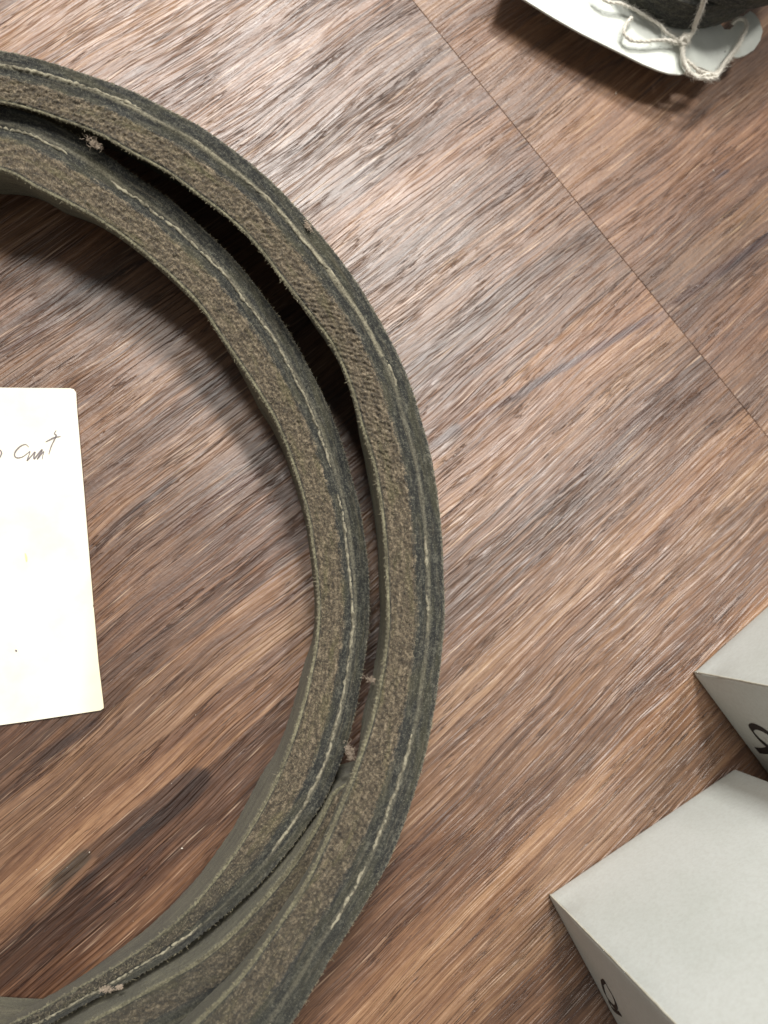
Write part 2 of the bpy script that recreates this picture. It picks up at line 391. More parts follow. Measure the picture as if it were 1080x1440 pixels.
def left_arc(p_end, p_start, z_end, z_start, hump=0.0):
    """stations outside the picture, joining one turn to the next round the left side"""
    out, zz = [], []
    def pol(p): return math.hypot(p[0]-CX, p[1]-CY), math.atan2(p[1]-CY, p[0]-CX)
    ro0, t0 = pol(p_end[0]); ri0, _ = pol(p_end[1]); ro1, t1 = pol(p_start[0]); ri1, _ = pol(p_start[1])
    if t1 < 0: t1 += 2*math.pi
    for k in range(1, 9):
        f = k/9; s = f*f*(3-2*f); t = t0+(t1-t0)*f
        ro = ro0*(1-s)+ro1*s; ri = ri0*(1-s)+ri1*s; ri = min(ri, ro-72)
        q = 1-0.06*math.sin(math.pi*f)
        out.append(((CX+ro*q*math.cos(t), CY+ro*q*math.sin(t)), (CX+ri*q*math.cos(t), CY+ri*q*math.sin(t))))
        zz.append(tuple(a*(1-s)+b*s+(hump*math.sin(math.pi*f) if j < 3 else 0) for j, (a, b) in enumerate(zip(z_end, z_start))))
    return out, zz
turns = [(A, Az, B, Bz, 6), (B, Bz, Cc, Cz, 2), (Cc, Cz, A, Az, 0)]
st_all, z_all, tag_all = [], [], []
for ti, (T, Tz, N_, Nz, hp) in enumerate(turns):
    st_all += T; z_all += Tz; tag_all += [ti]*len(T)
    l, lz = left_arc(T[-1], N_[0], Tz[-1], Nz[0], hp)
    st_all += l; z_all += lz; tag_all += [ti]*len(l)
rows = []
for (o, i), (zo, zi, zb, sh) in zip(st_all, z_all):
    O = P(o[0], o[1], zo/1000); I = P(i[0], i[1], zi/1000)
    nrm = (I-O); nrm.z = 0; nrm.normalize()
    W = Vector((I.x, I.y, 0))+nrm*sh/1000; W.z = zb/1000+0.0003
    Q = Vector((O.x, O.y, 0))-nrm*0.0006; Q.z = max(0, (zb if zb > 5 else 0))/1000+0.0003
    rows.append(np.concatenate([O, I, W, Q]))
rows = np.array(rows)
fine = catmull(rows, 40, closed=True)
nst = len(st_all)
tagf = np.repeat(np.array(tag_all), 40)
cen = (fine[:, 0:3]+fine[:, 3:6])/2
seg = np.linalg.norm(np.roll(cen, -1, 0)-cen, axis=1); arc = np.concatenate([[0], np.cumsum(seg)])
total = arc[-1]
fine_c = np.vstack([fine, fine[:1]])
# sample finely where the picture shows the belt, coarsely beyond
pos = [0.0]; Lim = []
def inview(p):
    q = R.transposed() @ (Vector(p)-Vector((0, 0, H))); x = 540+F*q.x/-q.z; y = 720-F*q.y/-q.z
    return -60 < x < 1140 and -60 < y < 1500
view = np.array([inview(c) for c in cen])
while pos[-1] < total:
    i = min(np.searchsorted(arc, pos[-1], side='right')-1, len(cen)-1)
    pos.append(pos[-1]+(0.00024 if view[i] else 0.003))
pos = np.array(pos); pos[-1] = total; pos = pos[:-1] if pos[-1]-pos[-2] < 1e-6 else pos
G = np.stack([np.interp(pos, arc, fine_c[:, k]) for k in range(12)], 1)
idx = np.clip(np.searchsorted(arc, pos, side='right')-1, 0, len(cen)-1)
turn_id = tagf[idx]
O, I, W, Q = G[:, 0:3], G[:, 3:6], G[:, 6:9], G[:, 9:12]
U = pos*1000

def section(O, I, W, Q, nf=70, nw=34, no=10):
    """rounded polygon Q -> O -> I -> W -> under; returns positions and mm coordinates"""
    lerp = lambda a, b, t: a[:, None]*(1-t)[None, :, None]+b[:, None]*t[None, :, None]
    L = np.linalg.norm(I-O, axis=1).mean()
    tf = np.linspace(0.045, 0.955, nf); tw = np.linspace(0.06, 1, nw); to = np.linspace(0, 0.95, no)
    def corner(a, c, b, n=7):                           # quadratic bend
        t = np.linspace(0, 1, n+2)[1:-1]
        return a[:, None]*((1-t)**2)[None, :, None]+2*c[:, None]*(t*(1-t))[None, :, None]+b[:, None]*(t**2)[None, :, None]
    outer = lerp(Q, O, to); flank = lerp(O, I, tf); wall = lerp(I, W, tw)
    c1 = corner(outer[:, -1], O, flank[:, 0]); c2 = corner(flank[:, -1], I, wall[:, 0])
    return outer, c1, flank, c2, wall
outer, c1, flank, c2, wall = section(O, I, W, Q)
full = np.concatenate([outer, c1, flank, c2, wall], 1)
n0 = outer.shape[1]; n1 = n0+c1.shape[1]; n2 = n1+flank.shape[1]; n3 = n2+c2.shape[1]; n4 = full.shape[1]
ds = np.linalg.norm(np.diff(full, axis=1), axis=2)*1000
sm = np.concatenate([np.zeros((len(full), 1)), np.cumsum(ds, 1)], 1)
sm = sm-sm[:, n0+3:n0+4]                                # 0 at the outer corner
width = sm[:, n2+3:n2+4]                                # at the inner corner
vv = sm/np.maximum(width, 1e-3)                         # 0..1 over the flank, then the wall
UU = np.repeat(U[:, None], n4, 1)
du = np.gradient(full, axis=0); dv = np.gradient(full, axis=1)
NN = np.cross(dv, du); NN /= np.maximum(np.linalg.norm(NN, axis=2, keepdims=True), 1e-9)
# outward check
if NN[:, (n1+n2)//2, 2].mean() < 0: NN = -NN
start = 0.49+0.03*(fbm(UU/9, UU*0, 3, 41)-0.5)*2
sst = lambda x, a, b: np.clip((x-a)/(b-a), 0, 1)**2*(3-2*np.clip((x-a)/(b-a), 0, 1))
inworn = sst(vv, start-0.02, start+0.025)*(1-sst(vv, 0.92, 0.96))
hh = 0.20*(fbm(UU*1.8, sm*1.8, 3, 3, 0.7)-0.5)+0.22*(fbm(UU/6, sm/3, 3, 9)-0.5)
# worn core: lumpy slanting cords that stand proud
ph = (UU+sm*0.75)/1.55+1.1*(fbm(UU/3.0, sm/2.0, 2, 77)-0.5)
cord = np.abs(np.sin(math.pi*ph))**0.7
lump = fbm(UU*1.15, sm*1.25, 3, 23, 0.6)
amp = 0.35+0.65*sst(fbm(UU/30, UU*0+3, 2, 51), 0.35, 0.6)
isA = np.where(turn_id == 1, 1.0, 0.35)[:, None]
lump2 = fbm(UU*2.2, sm*2.4, 3, 29, 0.65)
hh += inworn*(0.12+0.50*isA*amp*cord*(0.4+lump)+0.9*(lump-0.5)+0.55*(lump2-0.5))
hh += (1-inworn)*0.22*(lump2-0.5)
# sunken strip between seam and core, bead on the inner corner
hh -= 0.22*np.exp(-((vv-0.40)/0.07)**2)
hh += 0.22*np.exp(-((vv-0.975)/0.02)**2)*(-0.4+2.0*fbm(UU*0.9, UU*0, 3, 91))
hh += 0.18*np.exp(-((vv-0.28)/0.03)**2)
# little nubs of weave on the outer corner
nub = np.clip(np.sin(2*math.pi*UU/1.05+2*fbm(UU/5, UU*0, 2, 5)), 0, 1)*(0.4+fbm(UU/2, UU*0, 2, 6))
hh += np.where(turn_id == 1, 0.10, 0.26)[:, None]*nub*np.exp(-((sm-0.1)/0.45)**2)
hh += 0.22*nub*np.exp(-((vv-1.0)/0.03)**2)
wob = 0.5*(fbm(UU/16, UU*0+2, 3, 15)-0.5)               # the whole belt is not machined straight
Pz = full+NN*(hh/1000)[..., None]
Pz[..., 0] += wob/1000*0.6; Pz[..., 1] += wob/1000*0.6
vspl = n1+int((n2-n1)*0.49); vs2 = n1+int((n2-n1)*0.985)

belt = thing('drive_belt', 'long worn fabric-covered V-belt coiled in three turns on the wooden floor', 'belt')
names = {0: 'innermost turn of the coil with a wide olive inner face', 1: 'outermost turn lying on top of the coil', 2: 'middle turn showing only as a narrow dark strip low in the coil'}
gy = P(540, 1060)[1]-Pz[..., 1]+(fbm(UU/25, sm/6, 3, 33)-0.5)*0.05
low_tone_ = np.clip(gy/0.055, 0, 1)*(0.75+0.5*(fbm(UU/8, sm/3, 3, 34)-0.5))  # belt colour turns darker olive towards low Y, broken up by noise
smear_ = np.where((turn_id == 1)[:, None] & (Pz[..., 1] > 0.055), 1.0, 0.0)*np.clip(0.5+2.2*(fbm(UU/12, UU*0+1, 3, 35)-0.35), 0, 1)
AT = {'across': vv, 'low_tone': np.clip(low_tone_, 0, 1), 'smear': smear_}
uvs = np.stack([UU, sm], -1)
uvw = np.stack([UU, sm-width], -1)
coil_objs = {}
fuzz_paths = []
for ti in (1, 0, 2):
    sel = np.where(turn_id == ti)[0]; sel = np.append(sel, (sel[-1]+1) % len(U))
    sub = lambda a, b: Pz[np.ix_(sel, range(a, b))]
    suv = lambda arr, a, b: arr[np.ix_(sel, range(a, b))]
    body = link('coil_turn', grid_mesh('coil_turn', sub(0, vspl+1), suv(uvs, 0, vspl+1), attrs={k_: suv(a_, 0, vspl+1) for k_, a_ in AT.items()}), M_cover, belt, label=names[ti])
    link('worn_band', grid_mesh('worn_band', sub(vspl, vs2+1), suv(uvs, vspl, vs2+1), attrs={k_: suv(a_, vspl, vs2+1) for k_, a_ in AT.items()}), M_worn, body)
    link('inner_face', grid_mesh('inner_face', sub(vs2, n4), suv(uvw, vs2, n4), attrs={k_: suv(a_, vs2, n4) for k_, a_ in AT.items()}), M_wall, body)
    # underside
    und = np.stack([Pz[sel, n4-1], Pz[sel, 0]], 1); und[..., 2] -= 0.0001
    link('underside', grid_mesh('underside', und, np.stack([np.repeat(U[sel][:, None], 2, 1), np.tile([0., 15.], (len(sel), 1))], -1)), M_cover, body)
    coil_objs[ti] = body
    # the pale cover seam: a twisted thread that sinks in and out of the cloth
    k0 = n1+int((n2-n1)*{0: 0.30, 1: 0.27, 2: 0.28}[ti])
    vis = [q for q in sel if view[idx[q]]]
    runs, cur = [], []
    for q in vis[::3]:
        uu = U[q]; t = fbm(np.array([uu/16.0]), np.array([ti*7.0]), 3, 63)[0]
        off = (fbm(np.array([uu/2.2]), np.array([1.0]), 3, 64)[0]-0.5)*4.5+(fbm(np.array([uu/20]), np.array([1.0]), 2, 65)[0]-0.5)*8
        k = int(np.clip(k0+off, n1+2, n2-2))
        amp_ = {0: 0.27, 1: 0.50, 2: 0.5}[ti]
        if t > (0.33 if ti == 1 and Pz[q, k][1] > 0.07 else amp_):
            h_ = -0.00016+0.00016*math.sin(uu*2*math.pi/1.5)
            if cur and (cur[-1][0]-Vector(Pz[q, k])).length > 0.004: runs.append(cur); cur = []
            cur.append((Vector(Pz[q, k])+Vector(NN[q, k])*h_, 0.00050*(0.84+0.16*math.sin(uu*2*math.pi/1.7+6*math.sin(uu*0.23)))*(0.45+0.9*fbm(np.array([uu*1.1]), np.array([2.0]), 2, 66)[0])))
        elif cur:
            runs.append(cur); cur = []
    if cur: runs.append(cur)
    for r_ in runs:
        if len(r_) < 6: continue
        rad = [b_*min(1, (j+1)/4, (len(r_)-j)/4) for j, (a_, b_) in enumerate(r_)]
        link('seam_thread', tubes_mesh('seam_thread', [([a_ for a_, b_ in r_], rad)], 6), M_thread, body)
    # loose fibres along the corners and on the worn band
    cols = [n0+3]*5+[n2+3]*4+list(range(vspl, vs2, 3))
    nf = {0: 4200, 1: 3800, 2: 500}[ti]; fz = []
    vis = np.array(vis)
    for _ in range(nf):
        q = int(rng.choice(vis)); k = int(rng.choice(cols))
        p = Vector(Pz[q, k]); nn = Vector(NN[q, k])
        d = (nn*0.7+Vector(rng.normal(0, 1, 3))).normalized()
        if d.dot(nn) < 0: d = d-nn*2*d.dot(nn)
        Lh = min(0.0013, 0.00028+rng.exponential(0.00013)); r0 = rng.uniform(0.00003, 0.00007)
        b = Vector(rng.normal(0, 0.35, 3))*Lh
        pts = [p-nn*0.0001, p+d*Lh*0.5+b*0.5, p+d*Lh*0.8+b*1.3]
        fz.append((pts, [r0, r0*0.9, r0*0.5]))
    link('loose_fibre', tubes_mesh('loose_fibre', fz, 3), M_fuzz, body, kind='stuff')

# ------------------------------------------------------------------ lint caught on the belt
nt = NT('dusty_lint'); M_lint = nt.out(srgb(176, 160, 142), 0.95)
def lint(px, py, z, size, label, elong=(1, 0)):
    t = Vector(P(px, py, z)); ps = []
    ex = Vector((elong[0], -elong[1], 0)).normalized() if elong != (0, 0) else Vector((1, 0, 0))
    for _ in range(110):
        c = t+ex*rng.normal(0, size*0.45)+Vector(rng.normal(0, size*0.16, 3))
        c.z = max(c.z, z-0.0004)
        pts = [c]; d = Vector(rng.normal(0, 1, 3)).normalized()
        for k in range(4):
            d = (d+Vector(rng.normal(0, 0.6, 3))).normalized(); pts.append(pts[-1]+d*size*0.14)
        ps.append((pts, [0.00005]*5))
    me = tubes_mesh('lint_tuft', ps, 3); c0 = t.copy()
    me.transform(Matrix.Translation(-c0))
    o = link('lint_tuft', me, M_lint, label=label, cat='lint', group='tufts of lint caught on the coiled belt'); o.location = c0
lint(525, 957, 0.030, 0.0020, 'beige lint tuft bridging the gap between the two turns, upper of the right-hand pair', (1, 0.5))
lint(492, 1056, 0.028, 0.0022, 'beige lint tuft where the two belt turns close together at the lower right', (0.3, 1))
lint(150, 1391, 0.0235, 0.0013, 'larger beige lint crumb on the belt near the bottom left', (1, 0.1))
lint(168, 1388, 0.0235, 0.0009, 'smaller beige lint crumb just right of the larger one at the bottom left', (1, 0))
lint(132, 201, 0.0335, 0.0024, 'grey lint tuft in the black gap at the upper left of the belt', (1, 0.6))
lint(433, 318, 0.0405, 0.0012, 'brown lint tuft on the outermost turn at the upper middle', (0.6, 1))

# ------------------------------------------------------------------ the written card
def px_outline(pts, z): return [P(x, y, z) for x, y in pts]
nt = NT('cream_card'); tc = nt.n('ShaderNodeTexCoord'); X, Y, Z = nt.sep(tc.outputs['Object'])
blot = nt.noise(tc.outputs['Object'], 60, 4, 0.6); fi = nt.noise(tc.outputs['Object'], 1800, 3, 0.7)
cc = nt.mix(nt.ramp(blot, 0.4, 0.7), srgb(226, 221, 206), srgb(221, 214, 192))
edge = nt.ramp(X, -0.006, 0.0, 0.0, 0.5)
cc = nt.mix(edge, cc, srgb(226, 212, 170))
sp = nt.ramp(nt.noise(tc.outputs['Object'], 230, 2, 0.5), 0.76, 0.80, 0, 0.6)
cc = nt.mix(sp, cc, srgb(196, 170, 120))
M_card = nt.out(cc, 0.7, nt.bump(fi, 0.00003, 0.6))
nt = NT('pencil_ink'); M_ink = nt.out(srgb(112, 104, 106), 0.6)
def slab(name, outline, thick, mat, parent=None, origin=None, bev=0.0, zf=None, sub=0.004, **kw):
    """outline (world points, top side) -> thin slab of even thickness"""
    bm = bmesh.new(); o = origin or outline[0]
    vs = [bm.verts.new((p.x-o.x, p.y-o.y, p.z)) for p in outline]
    f = bm.faces.new(vs)
    if f.normal.z < 0: f.normal_flip()
    bm.normal_update()
    if f.normal.z < 0: f.normal_flip()
    if zf:
        for k in range(7):
            long = [e for e in bm.edges if e.calc_length() > sub]
            if not long: break
            bmesh.ops.triangulate(bm, faces=bm.faces[:]); long = [e for e in bm.edges if e.calc_length() > sub]
            bmesh.ops.subdivide_edges(bm, edges=long, cuts=1)
        for v in bm.verts: v.co.z += zf(v.co.x+o.x, v.co.y+o.y)
    top = bm.faces[:]
    r = bmesh.ops.extrude_face_region(bm, geom=top)
    for g in r['geom']:
        if isinstance(g, bmesh.types.BMVert): g.co.z -= thick
    bmesh.ops.recalc_face_normals(bm, faces=bm.faces[:])
    me = bpy.data.meshes.new(name); bm.to_mesh(me); bm.free()
    ob = link(name, me, mat, parent, **kw); ob.location = (o.x, o.y, 0)
    return ob
zt = 0.0011
card_px = [(99, 546), (104, 547.5), (107, 552), (108.3, 575), (118, 690), (126, 790), (131, 850), (130.4, 852), (131.6, 856), (138, 930), (145.3, 992), (145.5, 996), (141, 999), (96, 1006), (40, 1014.5), (0, 1020), (-260, 1058), (-430, 1080), (-470, 546), (-200, 545), (0, 545)]
co = P(145, 800, 0)
warp = lambda x, y: 0.0003*math.sin((x+y)*14)
card = slab('note_card', px_outline(card_px, zt), 0.00045, M_card, origin=co, zf=warp, label='cream paper card with handwriting lying on the floor inside the belt coil', cat='card')
def stroke(name, pts_px, wd, z, mat, parent, n=7, heights=None):
    """flat ribbon of ink, 0.05 mm proud, following a pen path given in photo pixels"""
    sp_ = [catmull(np.array(s, float), n) for s in pts_px]
    bm = bmesh.new()
    for s in sp_:
        prev = None; k = len(s)
        for i, p in enumerate(s):
            a, b = s[max(i-1, 0)], s[min(i+1, k-1)]
            t = b-a; t = t/max(np.linalg.norm(t), 1e-6); nrm = np.array([-t[1], t[0]])
            ww = wd*(0.35+0.65*math.sin(math.pi*min(max(i/(k-1), 0.08), 0.92)))*(0.85+0.3*random.random())
            q = []
            for sgn in (1, -1):
                c = P(p[0]+nrm[0]*ww*sgn/2, p[1]+nrm[1]*ww*sgn/2, z)
                c.z = z+warp(c.x, c.y); q.append(bm.verts.new(c-Vector((parent.location.x, parent.location.y, 0))))
            if prev: bm.faces.new((prev[0], prev[1], q[1], q[0]))
            prev = q
    bmesh.ops.recalc_face_normals(bm, faces=bm.faces[:])
    me = bpy.data.meshes.new(name); bm.to_mesh(me); bm.free()
    return link(name, me, mat, parent)
c8 = lambda L: [(x/2.57, 500+y/2.57) for x, y in L]
words = [c8([(103, 330), (92, 321), (74, 327), (56, 345), (52, 360), (60, 369), (80, 366), (100, 352)]),
         c8([(100, 352), (108, 346), (104, 360), (97, 379), (108, 368), (126, 348), (122, 364), (124, 372), (140, 352), (152, 340), (144, 356), (134, 374), (146, 360), (158, 346), (154, 362), (152, 374)]),
         c8([(203, 270), (196, 282), (203, 288), (195, 306), (184, 330), (176, 356)]),
         c8([(164, 312), (180, 304), (196, 296), (219, 292)]),
         c8([(-30, 350), (-12, 336), (2, 344), (4, 356), (-8, 372), (-28, 366), (-30, 350)])]
stroke('handwriting', words, 2.1, zt+0.00012, M_ink, card)
stroke('ink_dot', [[(21, 914), (22.4, 915.2), (23.6, 915)]], 3, zt+0.00012, M_ink, card)
nt = NT('card_stain'); M_stain = nt.out(srgb(214, 196, 150), 0.8)
stroke('stain', [[(35, 778), (36.5, 784), (37, 790)]], 3.0, zt+0.00010, M_stain, card)

# ------------------------------------------------------------------ the two white cartons
def carton_material(seed):
    n = NT('grey_white_carton'); t = n.n('ShaderNodeTexCoord'); v = t.outputs['Object']
    a = n.noise(v, 22, 4, 0.6); b = n.noise(v, 900, 3, 0.7); sp = n.noise(v, 240, 2, 0.4)
    col = n.mix(n.ramp(a, 0.35, 0.7), srgb(211, 216, 213), srgb(201, 207, 202))
    col = n.mix(n.ramp(b, 0.3, 0.8, 0, 0.18), col, srgb(150, 146, 132))
    col = n.mix(n.ramp(sp, 0.80, 0.83, 0, 0.4), col, srgb(120, 112, 96))
    ge = n.n('ShaderNodeNewGeometry')
    wear = n.math('MULTIPLY', n.ramp(ge.outputs['Pointiness'], 0.52, 0.60), n.ramp(n.noise(v, 320, 3, 0.7), 0.40, 0.62, 0.2, 0.9))
    col = n.mix(wear, col, srgb(160, 154, 128))
    return n.out(col, 0.62, n.bump(n.math('ADD', b, n.math('MULTIPLY', a, 3)), 0.00006, 0.5), Specular_IOR_Level=0.35)
M_carton = carton_material(1)
nt = NT('worn_board_edge'); tc = nt.n('ShaderNodeTexCoord')
M_cut = nt.out(nt.mix(nt.ramp(nt.noise(tc.outputs['Object'], 90, 4, 0.7), 0.4, 0.7), srgb(204, 203, 190), srgb(166, 158, 134)), 0.8)
nt = NT('black_print'); M_print = nt.out(srgb(34, 30, 32), 0.55)
def carton(b0, right, left, hgt, label, seed):
    """b0 nearest floor corner; right / left: pixels along the two floor edges seen"""
    c = P(*b0); dr = (P(*right)-c).normalized(); dl = (P(*left)-c).normalized()
    dl = (dl-dr*dl.dot(dr)); dl.normalize()
    s = 0.068
    root = thing('carton', label, 'box', 'small white cartons at the right', loc=tuple(c))
    ax = (dr, dl, Vector((0, 0, 1)))
    N = 26
    def pt(a, b, z):                                    # slight bulge of the panels, crushed lower corner
        bulge = 0.0007
        u, v, t = a/s, b/s, z/hgt
        x = a-(bulge*math.sin(math.pi*v)*math.sin(math.pi*t))*(1 if a < 1e-6 else -1 if a > s-1e-6 else 0)
        y = b-(bulge*math.sin(math.pi*u)*math.sin(math.pi*t))*(1 if b < 1e-6 else -1 if b > s-1e-6 else 0)
        p = ax[0]*x+ax[1]*y; p.z = z
        nz = (vnoise(np.array([a*300+seed]), np.array([b*300+z*300]), 3)[0]-0.5)*0.00016
        return p+Vector((nz, nz, 0))
    bm = bmesh.new()
    bmesh.ops.create_cube(bm, size=1)
    bmesh.ops.bevel(bm, geom=[e for e in bm.edges], offset=0.012, segments=3, affect='EDGES', profile=0.5)
    long = [e for e in bm.edges if e.calc_length() > 0.3]
    bmesh.ops.subdivide_edges(bm, edges=long, cuts=20, use_grid_fill=True)
    for v in bm.verts:
        a, b, z = (v.co.x+0.5), (v.co.y+0.5), (v.co.z+0.5)
        bul = 0.010
        x = a-bul*math.sin(math.pi*b)*math.sin(math.pi*z)*(1 if a < 0.02 else -1 if a > 0.98 else 0)
        y = b-bul*math.sin(math.pi*a)*math.sin(math.pi*z)*(1 if b < 0.02 else -1 if b > 0.98 else 0)
        p = ax[0]*x*s+ax[1]*y*s; p.z = z*hgt+0.0002
        # the near corner is dented a little low down
        q = math.exp(-((a**2+b**2)/0.006))*math.exp(-((z-0.10)/0.05)**2)
        p += (ax[0]+ax[1])*q*0.0006
        v.co = p
    bmesh.ops.recalc_face_normals(bm, faces=bm.faces[:])
    me = bpy.data.meshes.new('box_body'); bm.to_mesh(me); bm.free()
    body = link('box_body', me, M_carton, root, smooth=True)
    # the cut board edge standing a little proud along the near upright, worn pale and brown
    pe, re_ = [], []
    for k in range(90):
        z = 0.0006+k/89*(hgt-0.0016); a = 0.00050+0.00016*(fbm(np.array([k*0.13]), np.array([seed*1.0]), 3, 4)[0]-0.5)
        pe.append(ax[0]*a+ax[1]*(-0.00002)+Vector((0, 0, z))); re_.append(0.00026+0.00010*(fbm(np.array([k*0.2]), np.array([seed*3.0]), 3, 8)[0]-0.5))
    link('glued_edge', tubes_mesh('glued_edge', [(pe, re_)], 6), M_cut, root)
    # closing flap tucked in at the top, a fold standing proud of the lid
    bm = bmesh.new(); bmesh.ops.create_cube(bm, size=1)
    for v in bm.verts:
        p = ax[0]*(v.co.x*0.95+0.5)*s+ax[1]*(v.co.y*0.95+0.5)*s; p.z = hgt+0.0004+v.co.z*0.0006; v.co = p
    bmesh.ops.bevel(bm, geom=bm.edges[:], offset=0.0002, segments=1, affect='EDGES')
    me = bpy.data.meshes.new('top_flap'); bm.to_mesh(me); bm.free(); link('top_flap', me, M_carton, root)
    return root, c, dr, dl
def wall_print(name, root, c, dr, dl, strokes, wd, per=8):
    n_ = -dr; off = 0.00012                              # the face that looks down-left
    p0 = c+n_*off
    bm = bmesh.new()
    for s in strokes:
        pts = catmull(np.array(s, float), per); k = len(pts); prev = None
        for i in range(k):
            a, b = pts[max(i-1, 0)], pts[min(i+1, k-1)]
            p = on_plane(pts[i][0], pts[i][1], p0, n_); t = on_plane(b[0], b[1], p0, n_)-on_plane(a[0], a[1], p0, n_)
            t.normalize(); nrm = t.cross(n_).normalized()
            # italic broad pen: thick on the downstrokes
            wloc = wd*(0.45+0.75*abs(t.z))
            q = []
            for sg in (1, -1):
                r = p+nrm*wloc*sg/2
                # follow the bulge of the panel
                v_ = max(0, min(1, (r-c).dot(dl)/0.068)); t_ = max(0, min(1, r.z/0.085))
                r = r+n_*(0.010*0.068*math.sin(math.pi*v_)*math.sin(math.pi*t_))
                q.append(bm.verts.new(r-c))
            if prev: bm.faces.new((prev[0], prev[1], q[1], q[0]))
            prev = q
    me = bpy.data.meshes.new(name); bm.to_mesh(me); bm.free()
    return link(name, me, M_print, root)
b1, c1_, dr1, dl1 = carton((973, 946), (1080, 850), (1071, 1079), 0.085, 'upper right white carton, its printed side facing the gap beside the other carton', 1)
b2, c2_, dr2, dl2 = carton((770, 1258), (1045, 1071), (867, 1440), 0.085, 'lower right white carton, its large pale side towards the belt', 5)
c5 = lambda L: [(960+x/7.2, 900+y/7.2) for x, y in L]
wall_print('printed_letter', b1, c1_, dr1, dl1, [c5([(980, 1180), (900, 1100), (790, 1010), (720, 930), (700, 885), (740, 872), (830, 910), (930, 985), (1010, 1080)]), c5([(755, 1115), (840, 1118), (930, 1090), (1000, 1100)])], 0.0019)
c7 = lambda L: [(700+x/2.25, 800+y/2.25) for x, y in L]
wall_print('printed_letter', b2, c2_, dr2, dl2, [c7([(332, 1308), (340, 1304), (352, 1324), (368, 1352), (378, 1378), (374, 1386), (356, 1368), (340, 1340), (332, 1308)]), c7([(352, 1366), (366, 1392), (392, 1407)])], 0.0012)

# ------------------------------------------------------------------ white tag, second belt and string (upper right)
nt = NT('white_tag_board'); tc = nt.n('ShaderNodeTexCoord'); v = tc.outputs['Object']
cc = nt.mix(nt.ramp(nt.noise(v, 70, 4, 0.6), 0.35, 0.7), srgb(216, 220, 214), srgb(198, 203, 196))
cc = nt.mix(nt.ramp(nt.noise(v, 420, 3, 0.6), 0.70, 0.76, 0, 0.6), cc, srgb(120, 118, 110))
cc = nt.mix(nt.ramp(nt.noise(v, 45, 5, 0.75), 0.5, 0.72, 0, 0.45), cc, srgb(172, 170, 156))
M_tag = nt.out(cc, 0.75, nt.bump(nt.noise(v, 120, 3, 0.6), 0.00025, 0.6))
tag_root = thing('card_sleeve', 'white die-cut card sleeve, scuffed, tied with string at the top right', 'sleeve', loc=tuple(P(960, 60)))
ZT = 0.0115
main_px = [(700, -24), (740, 0), (780, 24), (820, 46.5), (862, 68), (904, 90), (926, 99.5), (940, 104), (955, 105.5), (964, 103.5), (962, 96), (958, 84), (957, 66), (962, 50), (972, 30), (980, 10), (1000, -60), (980, -180), (760, -180)]
def zmain(x, y):
    d = (Vector((x, y, 0))-P(904, 90, ZT)); return 0.0004*math.sin(d.x*70)
m = slab('main_panel', px_outline(main_px, ZT), 0.0006, M_tag, parent=None, origin=P(900, 40, 0), zf=zmain)
end_px = [(965.2, 103), (975, 105), (982, 104), (981, 92), (986, 90), (1003, 94), (1004, 98), (996, 102), (1006, 104), (1017, 94), (1028, 83), (1037, 72.5), (1045, 74), (1053, 73), (1062, 68), (1068, 58), (1070.5, 46), (1067, 30), (1062, 19), (1057, 13), (1046, 20), (1038, 29), (1034, 33), (1026, 33), (1010, 10), (1000, -20), (978, 4), (970, 34), (960, 54), (958.2, 66), (959.2, 84), (962.5, 96)]
def zend(x, y):
    d = (Vector((x, y, 0))-P(960, 80, ZT)); return -0.004*min(1, max(0, d.x/0.02))+0.0022*max(0, (d.x-0.010)/0.012)**2
e = slab('end_panel', px_outline(end_px, ZT), 0.0006, M_tag, origin=P(1000, 60, 0), zf=zend, sub=0.003)
# folded edge below that carries the sleeve on the floor
foot_px = [(760, -60), (800, -30), (860, 4), (880, 12), (930, -30), (900, -160), (800, -160)]
ft = slab('folded_foot', px_outline(foot_px, ZT-0.001), ZT-0.0014, M_tag, origin=P(900, 0, 0))
for o_ in (m, e, ft):
    loc = o_.location.copy(); o_.parent = tag_root; o_.location = loc-tag_root.location
# crease line (brownish scuff) between the panels
nt = NT('brown_scuff'); M_scuff = nt.out(srgb(150, 128, 104), 0.8)
cpts = catmull(np.array([(962, 48), (958, 58), (957.4, 70), (958.6, 84), (963, 97)], float), 6)
cv = []
for x, y in cpts:
    p = P(x, y, ZT); p.z = ZT+zmain(p.x, p.y)+0.00010; cv.append(p-tag_root.location)
link('crease', tubes_mesh('crease', [(cv, [0.00022]*len(cv))], 5), M_scuff, tag_root)

